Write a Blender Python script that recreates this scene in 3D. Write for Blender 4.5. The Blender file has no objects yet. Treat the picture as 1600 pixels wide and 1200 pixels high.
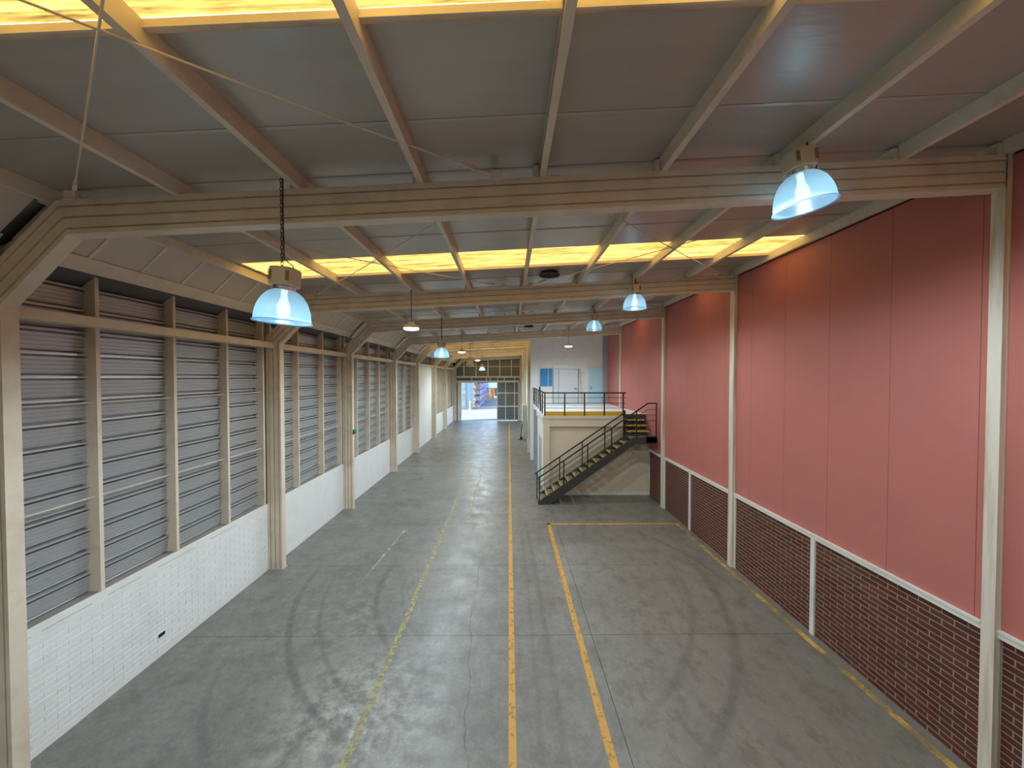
import bpy, bmesh, math, random
from mathutils import Vector, Matrix
random.seed(7)
sc = bpy.context.scene
COL = sc.collection
R = math.radians

# ------------------------------------------------------------------ camera, world, light, exposure
cam = bpy.data.cameras.new('camera')
cam.sensor_width = 36.0
cam.lens = 36.0 * 600.0 / 1600.0
cam.clip_start = 0.05
cam.clip_end = 400
cam_o = bpy.data.objects.new('camera', cam)
COL.objects.link(cam_o)
cam_o.location = (0, 0, 5.0)
cam_o.rotation_euler = (R(90 - 1.146), 0, R(-0.477))
sc.camera = cam_o

world = bpy.data.worlds.new('world')
sc.world = world
world.use_nodes = True
wn = world.node_tree
bg = wn.nodes['Background']
sky = wn.nodes.new('ShaderNodeTexSky')
sky.sky_type = 'NISHITA'
sky.sun_disc = False
sky.sun_elevation = R(52)
sky.sun_rotation = R(250)
sky.air_density = 1.2
wn.links.new(sky.outputs[0], bg.inputs[0])
bg.inputs[1].default_value = 0.95

sun = bpy.data.lights.new('sun', 'SUN')
sun.energy = 15.0
sun.angle = R(1.0)
sun.color = (1.0, 0.95, 0.87)
sun_o = bpy.data.objects.new('sun', sun)
COL.objects.link(sun_o)
sun_o.rotation_euler = (R(38), 0, R(-70))
sun_o.location = (-20, 10, 30)

sc.view_settings.view_transform = 'Standard'
sc.view_settings.look = 'None'
sc.view_settings.gamma = 1.0
sc.view_settings.use_curve_mapping = False
sc.view_settings.exposure = 0.0
LAMP_W = 430.0
LED_W = 330.0
COOL = (0.72, 0.90, 1.0)
try:
    sc.cycles.use_denoising = True
    sc.cycles.max_bounces = 7
    sc.cycles.diffuse_bounces = 4
    sc.cycles.transparent_max_bounces = 16
    sc.cycles.sample_clamp_indirect = 6.0
except Exception:
    pass

# ------------------------------------------------------------------ helpers
class MB:
    def __init__(s):
        s.v = []; s.f = []; s.sm = False
    def quad(s, a, b, c, d):
        n = len(s.v); s.v += [tuple(a), tuple(b), tuple(c), tuple(d)]; s.f.append((n, n+1, n+2, n+3)); return s
    def box(s, x0, x1, y0, y1, z0, z1):
        n = len(s.v)
        s.v += [(x, y, z) for z in (z0, z1) for y in (y0, y1) for x in (x0, x1)]
        s.f += [tuple(n+i for i in q) for q in ((0,2,3,1),(4,5,7,6),(0,1,5,4),(2,6,7,3),(0,4,6,2),(1,3,7,5))]
        return s
    def loft(s, rings, closed=True, cap=True):
        n = len(s.v); m = len(rings[0])
        for r in rings: s.v += [tuple(p) for p in r]
        for i in range(len(rings)-1):
            for j in range(m if closed else m-1):
                a = n+i*m+j; b = n+i*m+(j+1) % m
                s.f.append((a, b, b+m, a+m))
        if cap and closed:
            s.f.append(tuple(n+j for j in range(m))[::-1])
            s.f.append(tuple(n+(len(rings)-1)*m+j for j in range(m)))
        return s
    def tube(s, pts, r, seg=6):
        pts = [Vector(p) for p in pts]; rings = []
        for i, p in enumerate(pts):
            d = (pts[min(i+1, len(pts)-1)] - pts[max(i-1, 0)]).normalized()
            up = Vector((0,0,1)) if abs(d.z) < .9 else Vector((1,0,0))
            a = d.cross(up).normalized(); b = a.cross(d)
            rings.append([p + a*r*math.cos(2*math.pi*k/seg) + b*r*math.sin(2*math.pi*k/seg) for k in range(seg)])
        return s.loft(rings)
    def bar(s, p, q, w, h):
        p = Vector(p); q = Vector(q); d = (q-p).normalized()
        up = Vector((0,0,1)) if abs(d.z) < .95 else Vector((0,1,0))
        a = d.cross(up).normalized()*w/2; b = a.cross(d).normalized()*h/2
        return s.loft([[c+a+b, c-a+b, c-a-b, c+a-b] for c in (p, q)])
    def lathe(s, prof, seg=24, c=(0,0,0), cap=False):
        rings = [[(c[0]+r*math.cos(2*math.pi*k/seg), c[1]+r*math.sin(2*math.pi*k/seg), c[2]+z) for k in range(seg)] for r, z in prof]
        return s.loft(rings, True, cap)
    def mesh(s, name):
        me = bpy.data.meshes.new(name); me.from_pydata(s.v, [], s.f); me.update()
        b = bmesh.new(); b.from_mesh(me); bmesh.ops.recalc_face_normals(b, faces=b.faces); b.to_mesh(me); b.free()
        if s.sm:
            for p in me.polygons: p.use_smooth = True
        return me

def tag(o, label=None, cat=None, kind=None, group=None):
    if label: o['label'] = label
    if cat: o['category'] = cat
    if kind: o['kind'] = kind
    if group: o['group'] = group
    return o
def obj(name, mb, m, parent=None, label=None, kind=None):
    me = mb if isinstance(mb, bpy.types.Mesh) else mb.mesh(name)
    if m and not me.materials: me.materials.append(m)
    o = bpy.data.objects.new(name, me); COL.objects.link(o)
    if parent is not None:
        o.parent = parent; o.matrix_parent_inverse = Matrix.Translation(-parent.location)
    return tag(o, label, None, kind)
def thing(name, label, cat, loc=(0,0,0), kind=None, group=None):
    o = bpy.data.objects.new(name, None); COL.objects.link(o); o.location = loc
    o.empty_display_size = .2
    return tag(o, label, cat, kind, group)
def copy_tree(o, parent=None):
    c = o.copy(); COL.objects.link(c); c.parent = parent
    for ch in o.children: copy_tree(ch, c)
    return c
def subobj(name, mb, m, part):
    me = mb.mesh(name); me.materials.append(m)
    o = bpy.data.objects.new(name, me); COL.objects.link(o); o.parent = part
    o.matrix_parent_inverse = part.matrix_parent_inverse.inverted() @ Matrix.Identity(4) if False else Matrix.Identity(4)
    return o

# ------------------------------------------------------------------ materials
def nt(m):
    m.use_nodes = True
    return m.node_tree, m.node_tree.nodes['Principled BSDF']
def mat(name, base, rough=.6, metal=0.0, var=.12, scale=6.0, bump=0.0, bscale=60.0, stretch=None, spec=.4, dirt=None, dscale=1.3, damt=.5):
    m = bpy.data.materials.new(name); t, p = nt(m)
    tc = t.nodes.new('ShaderNodeTexCoord'); mp = t.nodes.new('ShaderNodeMapping')
    t.links.new(tc.outputs['Object'], mp.inputs[0])
    if stretch: mp.inputs['Scale'].default_value = stretch
    n = t.nodes.new('ShaderNodeTexNoise'); n.inputs['Scale'].default_value = scale; n.inputs['Detail'].default_value = 5
    t.links.new(mp.outputs[0], n.inputs['Vector'])
    mx = t.nodes.new('ShaderNodeMix'); mx.data_type = 'RGBA'
    mx.inputs[6].default_value = (*[c*(1-var) for c in base], 1); mx.inputs[7].default_value = (*[min(1, c*(1+var)) for c in base], 1)
    t.links.new(n.outputs[0], mx.inputs[0])
    out = mx.outputs[2]
    if dirt:
        n2 = t.nodes.new('ShaderNodeTexNoise'); n2.inputs['Scale'].default_value = dscale; n2.inputs['Detail'].default_value = 8; n2.inputs['Roughness'].default_value = .65
        t.links.new(mp.outputs[0], n2.inputs['Vector'])
        mr = t.nodes.new('ShaderNodeMapRange'); mr.inputs[1].default_value = .48; mr.inputs[2].default_value = .72; mr.inputs[4].default_value = damt
        t.links.new(n2.outputs[0], mr.inputs[0])
        m2 = t.nodes.new('ShaderNodeMix'); m2.data_type = 'RGBA'; m2.inputs[7].default_value = (*dirt, 1)
        t.links.new(mr.outputs[0], m2.inputs[0]); t.links.new(out, m2.inputs[6]); out = m2.outputs[2]
    t.links.new(out, p.inputs['Base Color'])
    p.inputs['Roughness'].default_value = rough; p.inputs['Metallic'].default_value = metal
    p.inputs['Specular IOR Level'].default_value = spec
    if bump:
        bn = t.nodes.new('ShaderNodeTexNoise'); bn.inputs['Scale'].default_value = bscale; bn.inputs['Detail'].default_value = 4
        t.links.new(mp.outputs[0], bn.inputs['Vector'])
        b = t.nodes.new('ShaderNodeBump'); b.inputs['Strength'].default_value = bump; b.inputs['Distance'].default_value = .02
        t.links.new(bn.outputs[0], b.inputs['Height']); t.links.new(b.outputs[0], p.inputs['Normal'])
    return m

def rand_mat(name, cols, rough, bump=.25, bscale=70, smudge=None):
    """colour picked per object, for bricks and boxes"""
    m = bpy.data.materials.new(name); t, p = nt(m)
    oi = t.nodes.new('ShaderNodeObjectInfo'); cr = t.nodes.new('ShaderNodeValToRGB')
    while len(cr.color_ramp.elements) < len(cols): cr.color_ramp.elements.new(.5)
    for i, c in enumerate(cols):
        cr.color_ramp.elements[i].position = i/(len(cols)-1); cr.color_ramp.elements[i].color = (*c, 1)
    t.links.new(oi.outputs['Random'], cr.inputs[0])
    g = t.nodes.new('ShaderNodeNewGeometry')
    n = t.nodes.new('ShaderNodeTexNoise'); n.inputs['Scale'].default_value = 2.2; n.inputs['Detail'].default_value = 7
    t.links.new(g.outputs['Position'], n.inputs['Vector'])
    mr = t.nodes.new('ShaderNodeMapRange'); mr.inputs[1].default_value = .45; mr.inputs[2].default_value = .75; mr.inputs[4].default_value = .55 if smudge else 0
    t.links.new(n.outputs[0], mr.inputs[0])
    mx = t.nodes.new('ShaderNodeMix'); mx.data_type = 'RGBA'; mx.inputs[7].default_value = (*(smudge or (0,0,0)), 1)
    t.links.new(mr.outputs[0], mx.inputs[0]); t.links.new(cr.outputs[0], mx.inputs[6]); t.links.new(mx.outputs[2], p.inputs['Base Color'])
    p.inputs['Roughness'].default_value = rough; p.inputs['Specular IOR Level'].default_value = .3
    bn = t.nodes.new('ShaderNodeTexNoise'); bn.inputs['Scale'].default_value = bscale
    t.links.new(g.outputs['Position'], bn.inputs['Vector'])
    b = t.nodes.new('ShaderNodeBump'); b.inputs['Strength'].default_value = bump; b.inputs['Distance'].default_value = .01
    t.links.new(bn.outputs[0], b.inputs['Height']); t.links.new(b.outputs[0], p.inputs['Normal'])
    return m

M = {}
M['cream'] = mat('cream steel paint', (.73, .64, .51), .5, var=.08, scale=3, dirt=(.36, .25, .14), dscale=1.6, damt=.35, bump=.03)
M['stained'] = mat('rust stained cream paint', (.70, .63, .52), .5, var=.06, scale=1.5, stretch=(3, 3, .2), dirt=(.34, .20, .08), dscale=2.4, damt=.75)
M['white_steel'] = mat('off white steel paint', (.72, .70, .63), .5, var=.06, scale=3, dirt=(.45, .38, .28), dscale=1.8, damt=.35)
M['galv'] = mat('galvanised sheet', (.50, .515, .53), .40, .55, var=.06, scale=2, stretch=(1, .35, 3), spec=.5)
M['galv_dark'] = mat('grey louvre sheet', (.17, .18, .19), .45, .4, var=.1, scale=3)
M['bracket'] = mat('zinc bracket', (.6, .6, .55), .4, .6)
M['ceil'] = mat('grey roof lining', (.46, .43, .385), .31, .2, var=.12, scale=1.4, stretch=(.5, 3, 1), bump=.14, bscale=5, spec=.55)
M['soffit'] = mat('eave lining', (.60, .53, .45), .6, var=.08, scale=2)
M['red'] = mat('red wall panel', (.50, .162, .138), .55, var=.05, scale=2, bump=.05, bscale=120, dirt=(.44, .150, .130), dscale=.8, damt=.5)
M['red_back'] = mat('dark seam', (.13, .035, .03), .8)
M['brick'] = rand_mat('red face brick', [(.09, .021, .012), (.125, .031, .017), (.078, .023, .015), (.145, .04, .022)], .65, smudge=(.11, .058, .04))
M['mortar'] = mat('mortar', (.29, .225, .175), .9, var=.15, scale=20, bump=.3)
M['wbrick'] = rand_mat('white painted brick', [(.78, .80, .80), (.82, .84, .83), (.80, .82, .82)], .55, bump=.12, bscale=40, smudge=(.70, .72, .72))
M['wmortar'] = mat('white painted joint', (.74, .755, .75), .7, var=.1, scale=12)
M['wplaster'] = mat('white plaster', (.80, .81, .80), .6, var=.05, scale=3, dirt=(.55, .53, .48), dscale=2, damt=.25)
M['sill'] = mat('sill concrete', (.26, .235, .20), .85, var=.2, scale=6)
M['beige'] = mat('beige plaster', (.66, .55, .41), .7, var=.06, scale=3)
M['black'] = mat('black steel paint', (.018, .018, .018), .45, var=.2)
M['stair_dark'] = mat('dark grey stair steel', (.045, .043, .038), .5, var=.2)
M['tread'] = mat('worn tread plate', (.19, .18, .16), .55, var=.3, scale=15)
M['yellow'] = mat('yellow safety paint', (.62, .36, .025), .5, var=.15, scale=8)
M['chain'] = mat('dark chain', (.05, .045, .04), .5, .6)
M['ballast'] = mat('beige ballast paint', (.58, .52, .40), .45, var=.05)
M['sticker'] = mat('ballast sticker', (.20, .16, .07), .6)
M['chrome'] = mat('bright metal', (.8, .8, .8), .2, 1.0, var=.02)
M['concrete2'] = mat('yard concrete', (.125, .135, .142), .8, var=.15, scale=.8)
M['grey'] = mat('grey paint', (.36, .38, .40), .5, var=.05)
M['door'] = mat('pale door leaf', (.66, .69, .72), .45, var=.04)
M['green'] = mat('pale green paint', (.47, .54, .45), .5, var=.06)
M['green2'] = mat('grey green paint', (.30, .37, .32), .5, var=.06)
M['bell'] = mat('green plastic', (.02, .22, .12), .35)
M['blue'] = mat('rack blue', (.03, .12, .55), .5)
M['orange'] = mat('rack orange', (.50, .17, .03), .5)
M['bluegrey'] = mat('blue grey cladding', (.20, .28, .35), .6, var=.1)
M['carton'] = rand_mat('cartons', [(.34, .22, .13), (.46, .40, .32), (.40, .29, .20), (.50, .47, .42), (.36, .19, .12)], .8, bump=.1)
M['tan'] = mat('tan wall', (.36, .28, .19), .8)
M['teal'] = mat('teal roof', (.10, .30, .36), .6)
M['leaf'] = mat('faded mural', (.14, .20, .20), .7, var=.7, scale=2.5)
M['hole'] = mat('unlit hole', (.02, .02, .02), .9)
M['vent'] = mat('dark vent metal', (.06, .055, .05), .6)
M['cyan_panel'] = mat('pale cyan film', (.45, .74, .84), .25, var=.06, scale=3)
M['blue_panel'] = mat('blue film', (.06, .30, .62), .15, var=.25, scale=5)

def skylight_mat():
    m = bpy.data.materials.new('yellowed fibreglass skylight'); m.use_nodes = True; t = m.node_tree
    t.nodes.remove(t.nodes['Principled BSDF']); out = t.nodes['Material Output']
    tc = t.nodes.new('ShaderNodeTexCoord'); mp = t.nodes.new('ShaderNodeMapping'); mp.inputs['Scale'].default_value = (.55, 13, 1)
    t.links.new(tc.outputs['Object'], mp.inputs[0])
    n = t.nodes.new('ShaderNodeTexNoise'); n.inputs['Scale'].default_value = 1.6; n.inputs['Detail'].default_value = 8; n.inputs['Roughness'].default_value = .7
    t.links.new(mp.outputs[0], n.inputs['Vector'])
    cr = t.nodes.new('ShaderNodeValToRGB')
    for i, (pos, c) in enumerate(((.36, (.13, .075, .015)), (.49, (.46, .28, .06)), (.66, (.85, .56, .155)))):
        e = cr.color_ramp.elements[i] if i < 2 else cr.color_ramp.elements.new(pos)
        e.position = pos; e.color = (*c, 1)
    t.links.new(n.outputs[0], cr.inputs[0])
    tr = t.nodes.new('ShaderNodeBsdfTranslucent'); df = t.nodes.new('ShaderNodeBsdfDiffuse'); mx = t.nodes.new('ShaderNodeMixShader')
    t.links.new(cr.outputs[0], tr.inputs[0]); t.links.new(cr.outputs[0], df.inputs[0]); mx.inputs[0].default_value = .35
    t.links.new(tr.outputs[0], mx.inputs[1]); t.links.new(df.outputs[0], mx.inputs[2]); t.links.new(mx.outputs[0], out.inputs[0])
    return m
M['skylight'] = skylight_mat()

def shade_mat():
    m = bpy.data.materials.new('ribbed clear acrylic'); m.use_nodes = True; t = m.node_tree
    t.nodes.remove(t.nodes['Principled BSDF']); out = t.nodes['Material Output']
    tp = t.nodes.new('ShaderNodeBsdfTransparent'); tp.inputs[0].default_value = (.82, .93, 1, 1)
    tr = t.nodes.new('ShaderNodeBsdfTranslucent'); tr.inputs[0].default_value = (.55, .82, .98, 1)
    gl = t.nodes.new('ShaderNodeBsdfGlossy'); gl.inputs['Roughness'].default_value = .2
    dfz = t.nodes.new('ShaderNodeBsdfDiffuse'); dfz.inputs[0].default_value = (.45, .72, .92, 1)
    m0 = t.nodes.new('ShaderNodeMixShader'); m0.inputs[0].default_value = .45
    t.links.new(tr.outputs[0], m0.inputs[1]); t.links.new(dfz.outputs[0], m0.inputs[2])
    m1 = t.nodes.new('ShaderNodeMixShader'); m1.inputs[0].default_value = .72
    m2 = t.nodes.new('ShaderNodeMixShader'); m2.inputs[0].default_value = .10
    t.links.new(tp.outputs[0], m1.inputs[1]); t.links.new(m0.outputs[0], m1.inputs[2])
    t.links.new(m1.outputs[0], m2.inputs[1]); t.links.new(gl.outputs[0], m2.inputs[2]); t.links.new(m2.outputs[0], out.inputs[0])
    return m
M['shade'] = shade_mat()
def emit(name, c, s):
    m = bpy.data.materials.new(name); t, p = nt(m)
    p.inputs['Base Color'].default_value = (*c, 1); p.inputs['Emission Color'].default_value = (*c, 1); p.inputs['Emission Strength'].default_value = s
    return m
M['bulb'] = emit('lit bulb', (.80, .95, 1), 3.0)
M['bulb_off'] = mat('unlit bulb', (.8, .8, .76), .3)
M['led'] = emit('lit led face', (.93, .98, 1), 7.0)
M['shade_off'] = mat('dusty beige shade', (.55, .48, .36), .4, var=.1)

def line_mat(name, c, wear, scale=5):
    m = bpy.data.materials.new(name); t, p = nt(m)
    g = t.nodes.new('ShaderNodeTexCoord')
    n = t.nodes.new('ShaderNodeTexNoise'); n.inputs['Scale'].default_value = scale; n.inputs['Detail'].default_value = 9; n.inputs['Roughness'].default_value = .7
    t.links.new(g.outputs['Object'], n.inputs['Vector'])
    mr = t.nodes.new('ShaderNodeMapRange'); mr.inputs[1].default_value = wear-.1; mr.inputs[2].default_value = wear+.1
    t.links.new(n.outputs[0], mr.inputs[0]); t.links.new(mr.outputs[0], p.inputs['Alpha'])
    p.inputs['Base Color'].default_value = (*c, 1); p.inputs['Roughness'].default_value = .5
    return m
M['line'] = line_mat('yellow floor paint', (.54, .29, .05), .38, 9)
M['line_old'] = line_mat('old yellow floor paint', (.31, .29, .15), .45, 9)
M['line_worn'] = line_mat('worn yellow floor paint', (.58, .35, .09), .50, 1.6)
M['line_faint'] = line_mat('faint yellow floor paint', (.42, .37, .20), .50, 4)
M['line_white'] = line_mat('faint white floor paint', (.45, .46, .45), .52, 4)

def circle3(a, b, c):
    (ax, ay), (bx, by), (cx, cy) = a, b, c
    d = 2*(ax*(by-cy)+bx*(cy-ay)+cx*(ay-by))
    ux = ((ax*ax+ay*ay)*(by-cy)+(bx*bx+by*by)*(cy-ay)+(cx*cx+cy*cy)*(ay-by))/d
    uy = ((ax*ax+ay*ay)*(cx-bx)+(bx*bx+by*by)*(ax-cx)+(cx*cx+cy*cy)*(bx-ax))/d
    return ux, uy, math.hypot(ax-ux, ay-uy)

def floor_mat():
    m = bpy.data.materials.new('worn concrete floor'); t, p = nt(m); N = t.nodes; L = t.links
    g = N.new('ShaderNodeTexCoord'); P = g.outputs['Object']
    def noise(scale, detail=6, rough=.6, vec=None, st=None):
        n = N.new('ShaderNodeTexNoise'); n.inputs['Scale'].default_value = scale; n.inputs['Detail'].default_value = detail; n.inputs['Roughness'].default_value = rough
        v = vec or P
        if st:
            mp = N.new('ShaderNodeMapping'); mp.inputs['Scale'].default_value = st; L.new(v, mp.inputs[0]); v = mp.outputs[0]
        L.new(v, n.inputs['Vector']); return n.outputs[0]
    def rng(x, a, b, lo=0., hi=1.):
        r = N.new('ShaderNodeMapRange'); r.inputs[1].default_value = a; r.inputs[2].default_value = b; r.inputs[3].default_value = lo; r.inputs[4].default_value = hi
        L.new(x, r.inputs[0]); return r.outputs[0]
    def mth(op, a, b=None):
        n = N.new('ShaderNodeMath'); n.operation = op
        for i, q in enumerate((a, b)):
            if q is None: continue
            if isinstance(q, (int, float)): n.inputs[i].default_value = q
            else: L.new(q, n.inputs[i])
        return n.outputs[0]
    def mix(f, a, b):
        n = N.new('ShaderNodeMix'); n.data_type = 'RGBA'; L.new(f, n.inputs[0])
        for i, q in ((6, a), (7, b)):
            if isinstance(q, tuple): n.inputs[i].default_value = (*q, 1)
            else: L.new(q, n.inputs[i])
        return n.outputs[2]
    def dist(x, y):
        v = N.new('ShaderNodeVectorMath'); v.operation = 'DISTANCE'; L.new(P, v.inputs[0]); v.inputs[1].default_value = (x, y, 0); return v.outputs['Value']
    sep = N.new('ShaderNodeSeparateXYZ'); L.new(P, sep.inputs[0])
    c = mix(rng(noise(.55, 7), .35, .65), (.128, .128, .122), (.205, .20, .188))
    c = mix(rng(noise(3.2, 10, .75), .4, .7, 0, .6), c, (.265, .262, .245))
    c = mix(rng(noise(9, 9, .82), .48, .66, 0, .7), c, (.12, .118, .112))
    c = mix(rng(noise(26, 6, .8, st=(1, .6, 1)), .52, .66, 0, .35), c, (.33, .33, .31))
    c = mix(rng(noise(2.3, 9, .76), .52, .66, 0, .65), c, (.105, .105, .10))
    # scuffed dark blotches, heavier on the parking side
    right = rng(sep.outputs[0], -.5, 3.5)
    c = mix(mth('MULTIPLY', rng(noise(2.6, 10, .75, st=(1.4, .8, 1)), .505, .585), mth('MULTIPLY', right, .85)), c, (.065, .057, .048))
    c = mix(mth('MULTIPLY', right, .6), c, (.20, .174, .140))  # brown tint towards the red wall paints in its bounced light
    # longitudinal drag streaks
    c = mix(rng(noise(2.2, 6, .6, st=(1.6, .12, 1)), .52, .72, 0, .35), c, (.13, .13, .125))
    # pale chalky patches by the old left line
    pat = mth('MULTIPLY', rng(dist(-2.2, 5.6), .3, 1.7, 1, 0), rng(noise(4, 9, .75), .44, .64))
    c = mix(mth('MULTIPLY', pat, .75), c, (.50, .50, .485))
    pat = mth('MULTIPLY', rng(dist(-3.3, 7.8), .3, 2.4, 1, 0), rng(noise(5, 9, .75), .5, .7))
    c = mix(mth('MULTIPLY', pat, .4), c, (.46, .47, .46))
    # tyre marks
    arcs = [((-4.77, 8.70), (-4.15, 7.16), (-2.40, 5.24), .09, 3.6, .85), ((-4.1, 8.4), (-3.5, 7.1), (-2.15, 5.6), .07, 3.0, .6),
            ((-3.1, 9.6), (-2.9, 8.3), (-2.2, 7.0), .08, 2.2, .7), ((-2.55, 9.6), (-2.35, 8.4), (-1.75, 7.3), .06, 2.0, .45),
            ((2.9, 5.2), (4.3, 7.2), (4.9, 9.9), .12, 3.6, .75), ((2.1, 5.6), (3.7, 7.6), (4.3, 10.4), .10, 3.4, .5),
            ((5.3, 9.0), (4.9, 10.8), (4.1, 12.2), .09, 2.4, .6), ((-4.9, 6.4), (-4.2, 5.2), (-3.0, 4.3), .08, 2.0, .6),
            ((.75, 4), (.72, 8), (.55, 14), .08, 6, .6), ((.42, 4), (.45, 8), (.35, 14), .06, 6, .4),
            ((-3.3, 12), (-2.0, 16), (-1.6, 22), .09, 7, .3), ((-1.2, 12), (-.9, 17), (-1.0, 22), .10, 7, .3)]
    for a, b, d, w, ext, s in arcs:
        x, y, r = circle3(a, b, d)
        k = mth('ABSOLUTE', mth('SUBTRACT', dist(x, y), r))
        k = rng(k, w*.35, w, 1, 0)
        k = mth('MULTIPLY', k, rng(dist(*b), ext*.6, ext, 1, 0))
        k = mth('MULTIPLY', k, rng(noise(3.5, 6, .7), .3, .6, .25, 1))
        c = mix(mth('MULTIPLY', k, s*.68), c, (.075, .075, .073))
    L.new(c, p.inputs['Base Color'])
    L.new(rng(noise(1.8, 6), .3, .7, .30, .52), p.inputs['Roughness'])
    p.inputs['Specular IOR Level'].default_value = .45
    b = N.new('ShaderNodeBump'); b.inputs['Strength'].default_value = .12; b.inputs['Distance'].default_value = .01
    L.new(noise(14, 6, .7), b.inputs['Height']); L.new(b.outputs[0], p.inputs['Normal'])
    return m
M['floor'] = floor_mat()
M['joint'] = mat('joint filler', (.045, .045, .043), .9)

# ------------------------------------------------------------------ dimensions
XL, XR = -6.225, 5.9
FR = [0.1, 4.49, 9.89, 14.40, 20.0, 25.0, 30.9, 36.25, 43.0]
FW = .17
YB, YE = -5.0, 43.2
def ztop(x): return 7.02 + .0525*(x + 5.17)          # top of the rafters
PH = .17                                             # purlin depth
XC = 1.42                                            # corridor wall

# ------------------------------------------------------------------ floor
floor = thing('floor', 'worn grey concrete warehouse floor with yellow lines and tyre marks', 'floor', (0, 0, 0), 'structure')
obj('joint_bed', MB().box(-6.6, 6.3, YB-.2, YE+.3, -.25, -.02), M['joint'], floor)
ycuts = [YB-.2, -1.2, 1.6, 4.45, 7.32, 10.07, 12.9, 15.7, 18.5, 21.3, 24.1, 27, 30, 33, 36, 39, YE+.3]
xcuts = [-6.6, 1.6, 6.3]
for i in range(len(ycuts)-1):
    for j in range(2):
        g = .004
        obj('floor_slab', MB().box(xcuts[j]+g, xcuts[j+1]-g, ycuts[i]+g, ycuts[i+1]-g, -.2, 0), M['floor'], floor)
def line(x0, x1, y0, y1, m, h=.002):
    return obj('painted_line', MB().box(x0, x1, y0, y1, -.001, h), M[m], floor)
line(-.002, .102, -4.8, 42, 'line')
line(1.295, 1.41, -4.8, 12.94, 'line')
line(1.295, 5.82, 12.83, 12.94, 'line')
line(-2.175, -2.06, -4.8, 22, 'line_old')
line(-1.45, -1.36, 12.9, 22, 'line_faint')
line(-2.06, -.3, 12.86, 12.94, 'line_faint')
line(5.63, 5.74, -4.8, 12.83, 'line_worn')
mbw = MB(); mbw.quad((-3.62, 9.2, .001), (-3.55, 9.2, .001), (-3.35, 12.4, .001), (-3.42, 12.4, .001))
obj('painted_line', mbw, M['line_white'], floor)
def crack(pts, w):
    up = [(x-w*random.uniform(.4, 1), y, .0012) for x, y in pts]; dn = [(x+w*random.uniform(.4, 1), y, .0012) for x, y in pts]
    mb = MB()
    for i in range(len(pts)-1): mb.quad(up[i], dn[i], dn[i+1], up[i+1])
    return obj('floor_crack', mb, M['joint'], floor)
x = -.42; pts = []
for i in range(60):
    y = 4.0 + i*.103; x += random.uniform(-.03, .03) + (-.745 + .05*math.sin(y*1.3) - x)*.08 if y > 5 else random.uniform(-.02, .01)
    pts.append((x, y))
crack(pts, .004)

# ------------------------------------------------------------------ bricks
BL, BH = .30, .0845
def brick_mesh(L, H, name, jt=.014, d=.012):
    """a brick whose face looks along +x, lying along y, chamfered face"""
    l = (L-jt)/2; h = (H-jt)/2; c = min(.004, d*.6); mb = MB()
    mb.loft([[(-.03, -l, -h), (-.03, l, -h), (-.03, l, h), (-.03, -l, h)], [(d-c, -l, -h), (d-c, l, -h), (d-c, l, h), (d-c, -l, h)],
             [(d, -l+c, -h+c), (d, l-c, -h+c), (d, l-c, h-c), (d, -l+c, h-c)]])
    return mb
def layout(y0, y1, z0, ncourse, L, H):
    out = []
    for k in range(ncourse):
        y = y0 - (L/2 if k % 2 else 0) ; z = z0 + (k+.5)*H
        while y < y1 - .02:
            a, b = max(y, y0), min(y+L, y1)
            if b-a > .05: out.append(((a+b)/2, b-a, z))
            y += L
    return out
def brick_section(root, x, face, y0, y1, z0, n, m, single, L=BL, H=BH, jt=.014, d=.012):
    full = {}
    if single:
        for (yc, ln, z) in layout(y0, y1, z0, n, L, H):
            key = round(ln, 3)
            if key not in full:
                me = brick_mesh(ln, H, 'brick', jt, d).mesh('brick'); me.materials.append(m); full[key] = me
            o = obj('brick', full[key], None, root)
            o.location = (x + face*random.uniform(-.002, .002), yc, z)
            o.rotation_euler = (0, 0, 0 if face > 0 else math.pi)
    else:
        mb = MB()
        for (yc, ln, z) in layout(y0, y1, z0, n, L, H):
            s = brick_mesh(ln, H, 'brick', jt, d); k = len(mb.v)
            mb.v += [(x+face*vx, yc+face*vy, z+vz) for vx, vy, vz in s.v]; mb.f += [tuple(k+i for i in f) for f in s.f]
        o = obj('brickwork', mb, m, root); o['kind'] = 'stuff'

# ------------------------------------------------------------------ left side: dwarf walls, louvre banks, girts
LW = 1.71
bay_names = {0: 'behind the first steel column', 1: 'between first and second columns beside the hanging dome lamp',
             2: 'between second and third columns', 3: 'between third and fourth columns, past the green button',
             4: 'just before the blank white bay', 5: 'blank', 6: 'just past the blank white bay', 7: 'nearest the open sliding door'}
STUDS = {0: [.6, 1.9, 3.2, 4.38], 1: [4.71, 5.88, 7.22, 8.56, 9.80], 2: [10.1, 11.42, 12.93, 14.31], 3: [14.62, 15.83, 17.18, 18.52, 19.9],
         4: [20.25, 21.6, 23.1, 24.9], 6: [31.15, 32.4, 33.7, 35.0, 36.15], 7: [36.5, 37.9, 39.4, 41, 42.8]}
def blade_profile():
    pts = [(-.095, .012), (-.095, 0), (.018, 0), (.020, -.030), (-.085, -.031), (-.090, -.062), (.0, -.063)]
    n = 4; Hs = .228
    for k in range(n):
        a = k/n; b = (k+1)/n
        for q, dx in ((.04, 0), (.64, 0), (.70, -.014), (.92, -.014)):
            u = a + (b-a)*q
            pts.append((-.02*u + dx, -.064 - Hs*u))
    pts += [(-.022, -.064-Hs-.006), (-.098, -.064-Hs-.006), (-.098, -.33)]
    return pts
BP = blade_profile()
def blade_mb(y0, y1):
    mb = MB(); th = .003
    ring = [(x, z) for x, z in BP] + [(x-th, z-.001) for x, z in BP[::-1]]
    mb.loft([[(x, y0, z) for x, z in ring], [(x, y1, z) for x, z in ring]])
    return mb
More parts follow.
